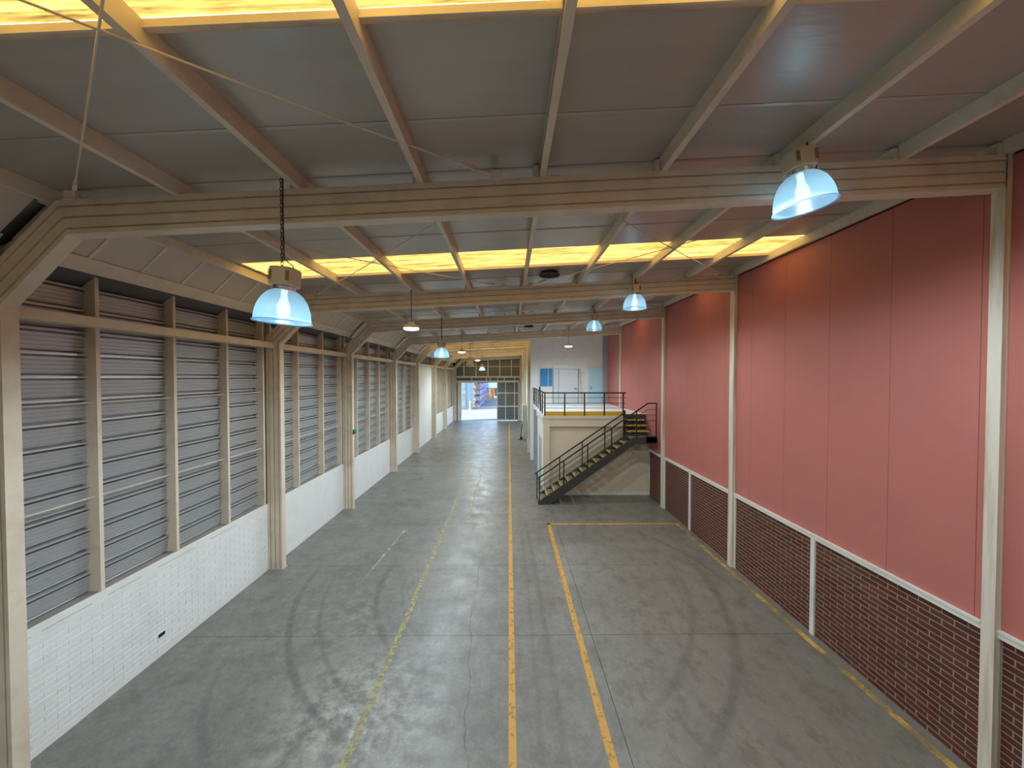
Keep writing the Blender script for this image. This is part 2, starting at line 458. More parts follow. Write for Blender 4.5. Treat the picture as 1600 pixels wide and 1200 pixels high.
def girt(y0, y1, label):
    g = thing('girt_beam', label, 'beam', (-6.13, (y0+y1)/2, 5.79), 'structure')
    obj('web', MB().box(-6.09, -6.02, y0, y1, 5.725, 5.86), M['cream'], g)
    obj('flange', MB().box(-6.30, -6.09, y0, y1, 5.85, 5.86), M['cream'], g)
    obj('flange', MB().box(-6.30, -6.09, y0, y1, 5.725, 5.735), M['cream'], g)
NW = 0
for b in range(0, 8):
    y0, y1 = FR[b]+FW, FR[b+1]
    ya, yb = FR[b]+.02, FR[b+1]+.02
    if b == 5:
        wl = thing('wall_left', 'blank full-height white wall bay beyond the louvred bays', 'wall', (XL, (y0+y1)/2, 0), 'structure')
        obj('white_panel', MB().box(XL-.2, XL+.01, ya, yb, 0, 5.73), M['wplaster'], wl)
        obj('upper_panel', MB().box(XL-.2, XL-.12, ya, yb, 5.73, 6.7), M['galv_dark'], wl)
    else:
        wl = thing('wall_left', 'low white painted brick wall %s' % bay_names[b], 'wall', (XL, (y0+y1)/2, 0), 'structure')
        obj('wall_core', MB().box(XL-.26, XL-.0035, ya, yb, 0, LW-.002), M['wmortar'], wl)
        obj('plaster_cap', MB().box(XL-.03, XL+.003, y0-.02, y1+.02, LW-.18, LW), M['wplaster'], wl)
        obj('skirting', MB().box(XL-.02, XL+.004, y0-.02, y1+.02, 0, .095), M['wplaster'], wl)
        obj('sill', MB().box(XL-.26, XL-.03, ya, yb, LW-.01, LW+.004), M['sill'], wl)
        if b == 1:
            for ga, gb in ((4.7, 4.98), (5.1, 5.72), (5.95, 6.5), (6.8, 7.6), (8.0, 8.8)):
                obj('joint_gap', MB().box(XL+.001, XL+.0036, ga, gb, LW-.106, LW-.099), M['sill'], wl)
        if b > 0:
            brick_section(wl, XL-.0035, 1, y0, y1, .095, 17, M['wbrick'], b == 1, .30, .0844, .007, .0045)
        NW += 1
        st = STUDS[b]
        w = thing('window_%d' % NW, 'galvanised louvre bank %s' % bay_names[b], 'louvre', (XL-.1, (y0+y1)/2, LW), 'structure')
        for k, s in enumerate(st):
            z0, z1 = LW-.005, 6.56
            mb = MB(); fx = XL
            mb.loft([[(fx, s-.03, z), (fx, s+.03, z), (fx-.012, s+.03, z), (fx-.012, s-.02, z), (fx-.25, s-.02, z), (fx-.25, s-.03, z)] for z in (z0, z1)])
            obj('mullion', mb, M['cream'], w)
        nx = STUDS.get(b+1, [FR[b+1]+.3])[0]  # panels added behind the columns to block sun leaking past the louvres
        if b == 7: obj('sun_block_panel', MB().box(XL-.25, XL-.15, st[-1]-.03, YE+.2, LW-.01, 6.6), M['galv_dark'], w)
        if b < 7: obj('sun_block_panel', MB().box(XL-.25, XL-.19, st[-1]-.03, max(nx, FR[b+1]+.2)-.0, LW-.01, 6.58), M['galv'], w)
        if b in (0, 6): obj('sun_block_panel', MB().box(XL-.25, XL-.19, FR[b]-.1, st[0], LW-.01, 6.58), M['galv'], w)
        for zr in (4.6, 3.17):
            obj('tie_rod', MB().tube([(XL-.07, st[0], zr), (XL-.07, st[-1], zr)], .009, 6), M['cream'], w)
        pitch = .33
        zs = [LW+.322+pitch*i for i in range(15)]
        if b <= 4:
            for k in range(len(st)-1):
                a, c = st[k]-.016, st[k+1]-.024
                if b == 0 and k < 0: continue
                me = blade_mb(a, c).mesh('louvre_blade'); me.materials.append(M['galv'])
                tb = MB(); tb.box(-.16, .034, 0, .012, -.03, .006) if False else tb.box(-.005, .024, 0, .05, -.029, .003)
                tm = tb.mesh('bracket'); tm.materials.append(M['bracket'])
                for z in zs:
                    o = obj('louvre_blade', me, None, w); o.location = (XL-.155, 0, z)
                    if b in (1, 2):
                        t_ = bpy.data.objects.new('bracket', tm); COL.objects.link(t_); t_.parent = o; t_.location = (0, c-.05, 0)
        else:
            mb = MB()
            for k in range(len(st)-1):
                for z in zs:
                    s = blade_mb(st[k]-.016, st[k+1]-.024); n = len(mb.v)
                    mb.v += [(x+XL-.155, y, zz+z) for x, y, zz in s.v]; mb.f += [tuple(n+i for i in f) for f in s.f]
            o = obj('louvre_blades', mb, M['galv'], w); o['kind'] = 'stuff'
    girt(y0-.17 if b else y0, y1+.0, 'cream girt beam across louvres %s' % (bay_names[b] if b != 5 else 'over the blank white bay'))
    # sloping eave lining with battens
    e = thing('eave_soffit', 'battened eave lining above louvres %s' % (bay_names[b] if b != 5 else 'over the blank white bay'), 'soffit', (-5.6, (y0+y1)/2, 6.85), 'structure')
    A, B = Vector((-5.36, 0, 7.08)), Vector((-5.86, 0, 6.60))
    nr = max(2, round((y1-y0)/.78)); dy = (y1-y0)/nr
    nrm = Vector((-.48, 0, .5)).normalized()*.02
    for k in range(nr):
        a, c = y0+k*dy+.022, y0+(k+1)*dy-.022
        mb = MB().loft([[(p.x, y, p.z), (q.x, y, q.z), (q.x+nrm.x, y, q.z+nrm.z), (p.x+nrm.x, y, p.z+nrm.z)] for y in (a, c) for p, q in ((A, B),)])
        obj('soffit_panel', mb, M['soffit'], e)
        yb_ = y0+k*dy
        mb = MB().loft([[(p.x-nrm.x*.6, y, p.z-nrm.z*.6), (q.x-nrm.x*.6, y, q.z-nrm.z*.6), (q.x+nrm.x*2, y, q.z+nrm.z*2), (p.x+nrm.x*2, y, p.z+nrm.z*2)] for y in (yb_-.028, yb_+.028) for p, q in ((A, B),)])
        obj('batten', mb, M['cream'], e)
    obj('eave_girt', MB().loft([[(-5.83, y, 6.60), (-5.80, y, 6.63), (-5.86, y, 6.66), (-6.02, y, 6.56), (-6.02, y, 6.50), (-5.96, y, 6.46)] for y in (y0, y1)]), M['cream'], e)
    obj('closure_sheet', MB().box(-6.45, -6.0, y0, y1, 6.56, 6.575), M['galv_dark'], e)
    obj('light_block_sheet', MB().loft([[(-5.25, y, 7.26), (-6.5, y, 6.3), (-6.5, y, 6.28), (-5.25, y, 7.22)] for y in (ya, yb if b < 7 else YE+.3)]), M['galv_dark'], e)  # sheet added outside the eave to block daylight
    if b == 7:
        obj('gable_light_block', MB().box(-6.7, -5.55, YE+.12, YE+.2, 5.0, 7.6), M['hole'], e)  # black sheet added to shut out daylight and keep the gable corner dark
        obj('corner_light_block', MB().box(-6.55, -6.25, 42.9, YE+.1, 0, 6.6), M['galv_dark'], e)  # added to stop sun leaking in past the last column
# vent hole in the white wall, push button on a column
vb = thing('wall_vent', 'small black rectangular hole low in the white brick wall', 'vent', (XL+.008, 6.84, .38), None)
obj('frame', MB().box(XL-.002, XL+.008, 6.76, 6.92, .335, .425), M['wplaster'], vb)
obj('opening', MB().box(XL+.004, XL+.0095, 6.775, 6.905, .347, .413), M['hole'], vb)
pbn = thing('push_button', 'round green push button mounted on a cream column', 'button', (-5.80, 14.5, 2.92))
obj('back_box', MB().box(-5.862, -5.83, 14.43, 14.57, 2.85, 2.99), M['bell'], pbn)
bb = MB(); bb.sm = True
for_rings = [[(-5.83+zz, 14.5+r*math.cos(2*math.pi*k/16), 2.92+r*math.sin(2*math.pi*k/16)) for k in range(16)] for r, zz in ((.10, 0), (.10, .03), (.07, .06), (.02, .075))]
bb.loft(for_rings); obj('button_dome', bb, M['bell'], pbn)

# ------------------------------------------------------------------ steel portal frames
GR = [0, .13, .145, .175, .19, .45, .465, .505, .52, .78, .795, .825, .84, 1.0]
def groove_profile(w, d=.03):
    """(t, y): outline of the member, t across its depth, y through it"""
    p = []
    inset = [0, 0, d, d, 0, 0, d, d, 0, 0, d, d, 0, 0]
    for t, i in zip(GR, inset): p.append((t, i))
    for t, i in zip(GR[::-1], inset[::-1]): p.append((t, w-i))
    return p
def sweep(stations, y, w=FW):
    pr = groove_profile(w); rings = []
    for (ix, iz), (ox, oz) in stations:
        rings.append([(ix+(ox-ix)*t, y+yy, iz+(oz-iz)*t) for t, yy in pr])
    return MB().loft(rings)
frame_lab = ['above the viewpoint', 'nearest, framing the whole view', 'second in the row, with the round vent above its middle', 'third in the row, at the foot of the staircase',
             'fourth in the row, over the mezzanine', 'fifth in the row, first past the mezzanine', 'sixth in the row', 'seventh in the row', 'last in the row, before the sliding door']
for i, y in enumerate(FR):
    f = thing('portal_frame', 'cream grooved steel portal frame, %s' % frame_lab[i], 'steel frame', (0, y+FW/2, 0), 'structure')
    xr = 5.83 if i <= 4 else 1.22
    zb = lambda x: ztop(x)-.39
    S0 = ((-5.86, .015), (XL, .015)); S1 = ((-5.86, 5.83), (XL, 6.0)); S2 = ((-5.07, zb(-5.07)), (-5.2, ztop(-5.2))); S3 = ((xr, zb(xr)), (xr, ztop(xr)))
    obj('left_column', sweep([S0, S1], y), M['cream'], f)
    obj('haunch', sweep([S1, S2], y), M['cream'], f)
    obj('rafter', sweep([S2, S3], y), M['cream'], f)
    if i <= 4:
        z0 = .02
        w_ = .135 if i < 2 else .19
        rc = MB(); rc.loft([[(5.815, y, z), (5.815, y+w_, z), (5.96, y+w_, z), (5.96, y+.006, z), (5.90, y+.006, z), (5.895, y, z), (5.868, y, z), (5.862, y+.008, z), (5.856, y, z)] for z in (z0, ztop(5.8)+.02)])
    else:
        rc = MB(); rc.box(1.22, 1.40, y, y+FW, .02, ztop(1.4))
    obj('right_column', rc, M['stained'], f)
    obj('base_plate', MB().box(-6.24, -5.82, y-.03, y+FW+.03, -.002, .018), M['grey'], f)
    obj('base_plate', MB().box(xr-.03, xr+.14, y-.03, y+FW+.03, -.002, .022), M['grey'], f)
    obj('splice_plate', MB().box(-5.13, -4.75, y-.006, y+.004, ztop(-5.0)-.05, ztop(-5.0)+.01), M['cream'], f)

# ------------------------------------------------------------------ purlins
PX = [-5.33, -3.84, -2.43, -1.02, .39, 1.80, 3.21, 4.60, 5.83]
pl_lab = ['along the sloping eave', 'first in from the eave', 'carrying the lamp row on the louvre side', 'between the louvre side lamps and the centre line', 'over the centre line',
          'just past the round roof vents towards the red wall', 'carrying the lamp row on the red wall side', 'next to the red wall', 'tight against the top of the red wall']
for k, x in enumerate(PX):
    pu = thing('purlin', 'long cream roof purlin %s' % pl_lab[k], 'purlin', (x, 19, ztop(x)), 'structure')
    z = ztop(x); s = 1 if x < .4 else -1
    y1 = YE if x < XC else 23.0
    sec = [(-.035, 0), (.035, 0), (.035, .022), (.028, .022), (.028, .007), (-.028, .007), (-.028, PH-.007), (.028, PH-.007), (.028, PH-.02), (.035, PH-.02), (.035, PH), (-.035, PH)]
    sec = [(-a*s, h) for a, h in sec]
    mb = MB().loft([[(x+a, yy, z+h) for a, h in sec] for yy in (YB, y1)])
    obj('channel', mb, M['cream'], pu)
    for i, y in enumerate(FR):
        if y > y1: continue
        obj('cleat', MB().box(x-.10, x-.04, y+.02, y+.15, z-.005, z+.14), M['cream'], pu)

# ------------------------------------------------------------------ ceiling
ceiling = thing('ceiling', 'grey sheet roof lining in wide strips with yellow skylight bands', 'ceiling', (0, 19, 7.4), 'structure')
SKY = [(1.53, 2.59), (7.53, 8.59), (10.9, 11.9), (16.6, 17.6), (23.9, 24.8), (27.0, 28.0), (29.5, 30.5), (33, 34), (35, 36), (38.5, 39.5), (41, 42)]
seams = [YB-.1, -4.0, -3.0, -2.0, -1.0, 0.0, .77, 1.53, 2.59, 3.68, 4.60, 5.57, 6.54, 7.53, 8.59, 9.55]
y = 10.5
while y < YE+.1:
    seams.append(y); y += 1.0
seams = [round(s, 2) for s in seams if not any(a+.02 < s < b-.02 for a, b in SKY)]
for a, b in SKY:
    for q in (a, b):
        if not any(abs(q-s) < .02 for s in seams): seams.append(q)
seams.sort()
seams[-1] = YE+.3
for a, b in zip(seams[:-1], seams[1:]):
    if b-a < .05: continue
    is_sky = any(abs(a-p) < .03 for p, q in SKY)
    x1 = 6.05
    lap = .0 if is_sky else .012
    mb = MB()
    if is_sky:
        n = 14; rows = []
        for k in range(n*4+1):
            yy = a + (b-a)*k/(n*4); dz = .018*math.sin(k*math.pi/2)
            rows.append([(-5.30, yy, ztop(-5.30)+PH+.02+dz), (x1, yy, ztop(x1)+PH+.02+dz)])
        mb.loft(rows, closed=False, cap=False); mb.sm = True
        obj('skylight_sheet', mb, M['skylight'], ceiling, 'corrugated yellowed translucent roof sheet')
        for k in range(len(PX)-1):
            mbt = MB()
            xa, xb = PX[k]+.036, PX[k+1]-.036
            mbt.loft([[(xx, b-.02, ztop(xx)+PH-.06), (xx, b+.03, ztop(xx)+PH-.06), (xx, b+.03, ztop(xx)+PH-.06), (xx, b-.005, ztop(xx)+PH-.06), (xx, b-.005, ztop(xx)+PH-.005), (xx, b-.02, ztop(xx)+PH-.005)] for xx in (xa, xb)])
            obj('skylight_edge_angle', mbt, M['cream'], ceiling)
    else:
        mb.loft([[(xx, a+.005, ztop(xx)+PH), (xx, b-.005, ztop(xx)+PH), (xx, b-.005, ztop(xx)+PH+.05), (xx, a+.005, ztop(xx)+PH+.05)] for xx in (-5.32, x1)])
        obj('ceiling_panel', mb, M['ceil'], ceiling)
        if any(abs(b-s) < .02 for s in (5.57, 3.68)) or b > 9:
            pass
mb = MB()
for s in seams[1:-1]:
    if any(p-.03 < s < q+.03 for p, q in SKY): continue
    mb.loft([[(xx, s-.012, ztop(xx)+PH-.006), (xx, s+.02, ztop(xx)+PH-.012), (xx, s+.02, ztop(xx)+PH+.02), (xx, s-.012, ztop(xx)+PH+.02)] for xx in (-5.32, 6.05)])
o = obj('lap_seams', mb, M['ceil'], ceiling); o['kind'] = 'stuff'
# round dark vents
for (vx, vy, lab) in ((.98, 9.3, 'dark round roof vent in front of the second steel frame'), (.98, 18.9, 'dark round roof vent in front of the mezzanine frame')):
    v = thing('roof_vent', lab, 'vent', (vx, vy, ztop(vx)+PH-.06))
    mb = MB(); mb.lathe([(.02, .02), (.20, .02), (.245, -.0), (.25, -.03), (.225, -.035), (.215, -.01), (.02, -.005)], 28, (vx, vy, ztop(vx)+PH-.06)); mb.sm = True
    obj('ring', mb, M['vent'], v)
    obj('throat', MB().lathe([(.20, .0), (.20, .07), (.01, .07)], 24, (vx, vy, ztop(vx)+PH-.06)), M['hole'], v)
    obj('damper_bar', MB().box(vx-.22, vx+.22, vy-.012, vy+.012, ztop(vx)+PH-.10, ztop(vx)+PH-.08), M['vent'], v)

# diagonal brace rods in the roof plane
rod_lab = {0: 'above the viewpoint bay', 1: 'between the first and second frames', 2: 'between the second and third frames', 3: 'between the third and fourth frames'}
for b in range(0, 4):
    ya, yb = FR[b]+FW, FR[b+1]
    for side, xa, xb in (('left', -5.0, -.15), ('right', .55, 5.55)):
        if b == 0 and side == 'right': continue
        for d in (0, 1):
            p = Vector((xa if d == 0 else xb, ya, 0)); q = Vector((xb if d == 0 else xa, yb, 0))
            if b == 0 and side == 'left':
                p.y = .3 if d == 0 else .45
            p.z = ztop(p.x)+.03; q.z = ztop(q.x)+.03
            which = ('leaving the louvre wall' if side == 'left' else 'leaving the centre') if d == 0 else ('returning to the louvre wall' if side == 'left' else 'returning to the centre')
            r_ = thing('brace_rod', 'thin roof rod, %s half, %s, %s' % ('louvre' if side == 'left' else 'red wall', rod_lab[b], which), 'tie rod', (p+q)/2, 'structure')
            mids = [p.lerp(q, t) - Vector((0, 0, .05*math.sin(math.pi*t))) for t in [i/12 for i in range(13)]]
            obj('rod', MB().tube(mids, .008, 6), M['cream'], r_)
            tb_ = p.lerp(q, .955); te_ = p.lerp(q, .93)
            obj('turnbuckle', MB().bar(te_, tb_, .035, .05), M['cream'], r_)
            for e_ in (p, q): obj('anchor', MB().box(e_.x-.05, e_.x+.05, e_.y-.05, e_.y+.05, e_.z-.05, e_.z+.05), M['cream'], r_)
    # knots where frames carry the rods

# ------------------------------------------------------------------ right wall
RT, RB = 1.95, 1.865
def right_bay(ya, yb, posts, lab, single, top=True):
    secs = []
    cuts = [ya] + [p for p in posts] + [yb]
    for k in range(len(cuts)-1):
        a, c = cuts[k], cuts[k+1]
        s = thing('wall_right', 'dark red brick dwarf wall %s' % lab[k], 'wall', (XR, (a+c)/2, 0), 'structure')
        obj('mortar_bed', MB().box(XR+.0, XR+.25, a, c, 0, RB), M['mortar'], s)
        brick_section(s, XR+.0, -1, a+.01, c-.01, .0, 22, M['brick'], single, BL, BH, .018, .005)
        secs.append(s)
    return secs
BR0, BR1 = FR[1]+FW, FR[2]
right_bay(-.5, 4.49, [4.2], ['beside the viewpoint', 'squeezed behind the nearest column'], False)
right_bay(BR0, BR1, [7.30], ['beside the nearest steel column', 'up to the second steel column'], True)
right_bay(FR[2]+FW, FR[3], [12.35], ['just past the second steel column', 'ending by the staircase'], False)
right_bay(FR[3]+FW, 16.0, [], ['under the stair landing'], False)
tn = 0
for (a, c, posts, lab) in ((-.5, 4.49, [4.2], 'beside the viewpoint'), (BR0, BR1, [7.30], 'in the nearest full bay'), (FR[2]+FW, FR[3], [12.35], 'in the bay before the staircase'), (FR[3]+FW, 16.0, [], 'behind the stair landing')):
    tn += 1
    t = thing('trim_%d' % tn, 'white steel capping rail and posts over the brick %s' % lab, 'trim', (XR-.02, (a+c)/2, RB), 'structure')
    obj('rail', MB().box(XR-.045, XR+.06, a, c, RB, RT), M['white_steel'], t)
    obj('rail_lip', MB().box(XR-.055, XR+.04, a, c, RT-.02, RT+.008), M['white_steel'], t)
    for p in posts:
        obj('post', MB().box(XR-.04, XR+.06, p-.05, p+.05, 0, RB+.01), M['white_steel'], t)
    if a > 0: obj('post', MB().box(XR-.03, XR+.06, c-.06, c, 0, RB+.01), M['white_steel'], t)
wr = thing('wall_right', 'tall dusky red panelled wall above the brickwork', 'wall', (XR, 10, RT), 'structure')
obj('seam_backing', MB().box(XR+.03, XR+.12, YB, 23.2, RT-.05, 7.78), M['red_back'], wr)
s = 4.76
panel_seams = [s + 1.135*k for k in range(-9, 17)]
panel_seams = [YB] + [q for q in panel_seams if YB+.1 < q < 22.8] + [23.2]
for a, c in zip(panel_seams[:-1], panel_seams[1:]):
    obj('red_panel', MB().box(XR, XR+.04, a+.003, c-.003, RT-.02, 7.58), M['red'], wr)

# ------------------------------------------------------------------ walls behind the viewpoint
w = thing('wall_front', 'plain cream wall closing the hall behind the viewpoint', 'wall', (0, YB, 0), 'structure')
obj('plaster', MB().box(-6.7, 6.3, YB-.3, YB, -.01, 7.9), M['beige'], w)
obj('left_return', MB().box(-6.6, -6.45, YB, FR[0]+.3, 0, 6.7), M['galv_dark'], w)
obj('right_return', MB().box(XR+.12, XR+.25, YB, 23.3, 0, 7.9), M['red_back'], w)
obj('brick_return', MB().box(XR, XR+.13, YB, -.5, 0, RT-.02), M['mortar'], w)

# ------------------------------------------------------------------ mezzanine block
MF, MBk, MZ = 16.0, 23.0, 3.37
mz = thing('mezzanine', 'cream mezzanine slab with fascia beam above a beige wall', 'mezzanine', (3.6, MF, 0), 'structure')
mb = MB(); mb.box(1.45, 4.86, MF-.02, MBk, MZ-.14, MZ); mb.box(4.86, XR, 16.52, MBk, MZ-.14, MZ)
obj('slab', mb, M['wplaster'], mz)
obj('slab_edge', MB().box(1.42, 4.86, MF-.06, MF-.02, MZ-.15, MZ-.01), M['beige'], mz)
obj('fascia_beam', MB().box(1.70, 4.86, MF-.03, MF+.10, 2.95, MZ-.14), M['beige'], mz)
obj('lower_lip', MB().box(1.70, 4.86, MF-.045, MF+.10, 2.90, 2.955), M['beige'], mz)
obj('corner_post', MB().box(1.45, 1.70, MF-.05, MF+.2, 0, MZ-.14), M['beige'], mz)
obj('side_beam', MB().box(1.42, 1.55, MF+.2, MBk, 3.0, MZ-.14), M['white_steel'], mz)
wm = thing('wall_mezzanine', 'beige plastered wall behind the black staircase', 'wall', (3.7, MF+.1, 0), 'structure')
mb = MB(); mb.box(1.60, 4.86, MF+.06, MF+.2, .12, 2.95); mb.box(4.86, XR, MF+.06, MF+.2, .12, 2.45)
obj('plaster', mb, M['beige'], wm)
obj('skirting', MB().box(1.60, XR, MF+.055, MF+.2, 0, .12), M['white_steel'], wm)
obj('riser_infill', MB().box(4.86, XR, 16.46, 16.54, 2.5, MZ-.01), M['stair_dark'], wm)
wc = thing('wall_corridor', 'white office wall along the passage under the mezzanine', 'wall', (1.5, 19.5, 0), 'structure')
obj('plaster', MB().box(1.50, 1.62, MF+.2, MBk, 0, 3.0), M['wplaster'], wc)
obj('grey_door', MB().box(1.47, 1.52, 17.4, 18.6, 0, 2.15), M['grey'], wc)
obj('door_frame', MB().box(1.46, 1.52, 17.3, 17.4, 0, 2.2), M['white_steel'], wc)
cp = thing('column', 'slim grey steel post under the mezzanine edge', 'column', (1.4, 20.0, 0), 'structure')
obj('shaft', MB().loft([[(1.30, 20, z), (1.50, 20, z), (1.50, 20.03, z), (1.42, 20.03, z), (1.42, 20.13, z), (1.50, 20.13, z), (1.50, 20.16, z), (1.30, 20.16, z), (1.30, 20.13, z), (1.38, 20.13, z), (1.38, 20.03, z), (1.30, 20.03, z)] for z in (.02, 3.25)]), M['grey'], cp)
obj('base_plate', MB().box(1.27, 1.53, 19.96, 20.2, -.002, .02), M['grey'], cp)
obj('bracket', MB().loft([[(1.40, yy, 3.0), (1.40, yy-.5, 3.22), (1.45, yy-.5, 3.22), (1.45, yy, 3.0)] for yy in (20.0, 20.1)]), M['grey'], cp)
# upper rear wall with doors
wu = thing('wall_office', 'tall pale office wall rising from the mezzanine floor', 'wall', (3.6, MBk, MZ), 'structure')
obj('plaster', MB().box(1.42, XR, MBk, MBk+.2, MZ-.2, 7.75), M['wplaster'], wu)
obj('pilaster', MB().box(5.62, XR, MBk-.12, MBk, MZ, 7.6), M['grey'], wu)
pn = thing('window_8', 'square blue film window beside the mezzanine double door', 'window', (2.25, MBk, 4.9), 'structure')
obj('frame', MB().box(1.84, 2.62, MBk-.03, MBk+.01, 4.36, 5.50), M['white_steel'], pn)
obj('pane', MB().box(1.88, 2.34, MBk-.04, MBk-.02, 4.40, 5.46), M['blue_panel'], pn)
obj('pane', MB().box(2.37, 2.60, MBk-.04, MBk-.02, 4.40, 5.46), M['blue_panel'], pn)
d2 = thing('door_2', 'pale double door under a projecting header on the mezzanine', 'door', (3.4, MBk, MZ), 'structure')
obj('header', MB().box(2.62, 4.30, MBk-.07, MBk, 5.46, 5.70), M['wplaster'], d2)
obj('frame', MB().box(2.62, 2.67, MBk-.06, MBk, MZ, 5.46), M['grey'], d2)
obj('frame', MB().box(4.14, 4.19, MBk-.06, MBk, MZ, 5.46), M['grey'], d2)
l1 = obj('door_leaf', MB().box(2.68, 2.975, MBk-.05, MBk, MZ+.01, 5.44), M['door'], d2)
l2 = obj('door_leaf', MB().box(2.995, 4.13, MBk-.05, MBk, MZ+.01, 5.44), M['door'], d2)
subobj('handle', MB().box(3.92, 4.06, MBk-.11, MBk-.05, 4.25, 4.285), M['black'], l2)
obj('gap_strip', MB().box(2.975, 2.995, MBk-.045, MBk, MZ+.01, 5.44), M['hole'], d2)
lb = obj('ajar_door_edge', MB().bar((4.38, MBk-.16, MZ), (4.25, MBk-.02, 5.5), .03, .03), M['grey'], d2)  # slanted bar stands for the edge of an ajar door
d3 = thing('door_3', 'pale cyan glazed door next to the red wall on the mezzanine', 'door', (5.2, MBk, MZ), 'structure')
obj('frame', MB().box(4.72, 5.62, MBk-.035, MBk, MZ, 5.58), M['white_steel'], d3)
obj('pane', MB().box(4.78, 5.56, MBk-.05, MBk-.03, MZ+.06, 5.53), M['cyan_panel'], d3)
obj('catch', MB().box(4.90, 4.93, MBk-.07, MBk-.05, 4.2, 4.4), M['black'], d3)
# corridor full-height wall further back
wk = thing('wall_passage', 'full-height white wall of the far passage', 'wall', (XC, 33, 0), 'structure')
obj('plaster', MB().box(XC, XC+.2, MBk, YE, 0, 7.6), M['wplaster'], wk)
pr_ = obj('column', MB().box(1.30, XC+.3, MBk-.16, MBk+.3, 0, 7.5), M['wplaster'])
tag(pr_, 'tall white pier at the mezzanine end of the passage wall', 'column', 'structure')
pw = thing('window_9', 'narrow frosted window high on the passage wall', 'window', (XC, 26, 4.9), 'structure')
obj('frame', MB().box(XC-.03, XC+.01, 23.9, 26.1, 4.35, 5.55), M['grey'], pw)
obj('pane', MB().box(XC-.035, XC-.02, 24.0, 24.95, 4.43, 5.47), M['bluegrey'], pw)
obj('pane', MB().box(XC-.035, XC-.02, 25.05, 26.0, 4.43, 5.47), M['bluegrey'], pw)
lk = thing('locker', 'tall pale green metal locker against the passage wall', 'locker', (1.3, 31, 0))
obj('body', MB().box(1.12, XC-.03, 30.2, 31.5, .06, 2.75), M['green'], lk)
obj('plinth', MB().box(1.14, XC-.03, 30.22, 31.48, 0, .06), M['grey'], lk)
for a in (30.22, 30.87):
    dd = obj('locker_door', MB().box(1.10, 1.125, a, a+.61, .1, 2.7), M['green'], lk)
    subobj('handle', MB().box(1.07, 1.10, a+.5, a+.53, 1.2, 1.4), M['grey'], dd)
eb = thing('electrical_cabinet', 'grey green wall cabinet on the white passage wall', 'cabinet', (1.35, 26.5, .78))
obj('body', MB().box(1.22, XC-.03, 25.9, 27.1, .78, 1.9), M['green2'], eb)
dd = obj('cabinet_door', MB().box(1.20, 1.225, 25.93, 27.07, .81, 1.87), M['green2'], eb)
subobj('lock', MB().box(1.185, 1.20, 26.0, 26.04, 1.3, 1.38), M['chrome'], dd)
ht = thing('hand_truck', 'thin black upright trolley standing by the green locker', 'trolley', (.97, 30.2, 0))
for dx in (-.02, .28):
    obj('upright', MB().tube([(.93, 30.2+dx, .05), (1.0, 30.2+dx, .9), (1.08, 30.2+dx, 1.15)], .02), M['black'], ht)
obj('handle', MB().tube([(1.06, 30.16, 1.12), (1.10, 30.2, 1.24), (1.10, 30.46, 1.24), (1.06, 30.5, 1.12)], .03), M['black'], ht)
obj('back_plate', MB().box(1.01, 1.05, 30.16, 30.5, .85, 1.1), M['black'], ht)
obj('toe_plate', MB().box(.74, .95, 30.14, 30.52, 0, .02), M['black'], ht)
for a in (30.12, 30.5):
    wm_ = MB(); wm_.loft([[(.99+r*math.cos(k*math.pi/8), yy, .1+r*math.sin(k*math.pi/8)) for k in range(16)] for yy, r in ((a, .1), (a+.05, .1))])
    obj('wheel', wm_, M['black'], ht)

# mezzanine guard rail
def guard(root, a, c, posts, z0, ztop_, kick=True):
    a = Vector(a); c = Vector(c); d = (c-a)
    up = lambda p, z: (p.x, p.y, z)
    obj('top_rail', MB().bar(up(a, ztop_), up(c, ztop_), .06, .05), M['black'], root)
    for t in (.22, .47, .70):
        z = ztop_ - (ztop_-z0-.05)*t
        obj('mid_rail', MB().tube([up(a, z), up(c, z)], .011), M['black'], root)
    for t in posts:
        p = a + d*t
        obj('post', MB().box(p.x-.025, p.x+.025, p.y-.025, p.y+.025, z0, ztop_), M['black'], root)
    if kick:
        n = d.normalized().cross(Vector((0,0,1)))*.01
        obj('kick_plate', MB().bar(up(a, z0+.09), up(c, z0+.09), .012, .18), M['yellow'], root, 'yellow painted kick plate')
gr = thing('guard_rail', 'black mezzanine guard rail with yellow kick plate', 'railing', (3.1, MF, MZ))
guard(gr, (1.50, MF-.035, 0), (4.88, MF-.035, 0), [0, .245, .49, .735, .968], MZ-.02, 4.31)
gr2 = thing('guard_rail', 'black guard rail along the open side of the mezzanine', 'railing', (1.47, 19.5, MZ))
guard(gr2, (1.48, MF+.1, 0), (1.48, MBk-.2, 0), [.12, .3, .48, .66, .84, 1], MZ-.02, 4.31, False)
obj('gate_loop', MB().tube([(1.48, 17.6, MZ), (1.44, 17.6, 4.5), (1.44, 18.1, 4.5), (1.48, 18.1, MZ)], .02), M['black'], gr2)

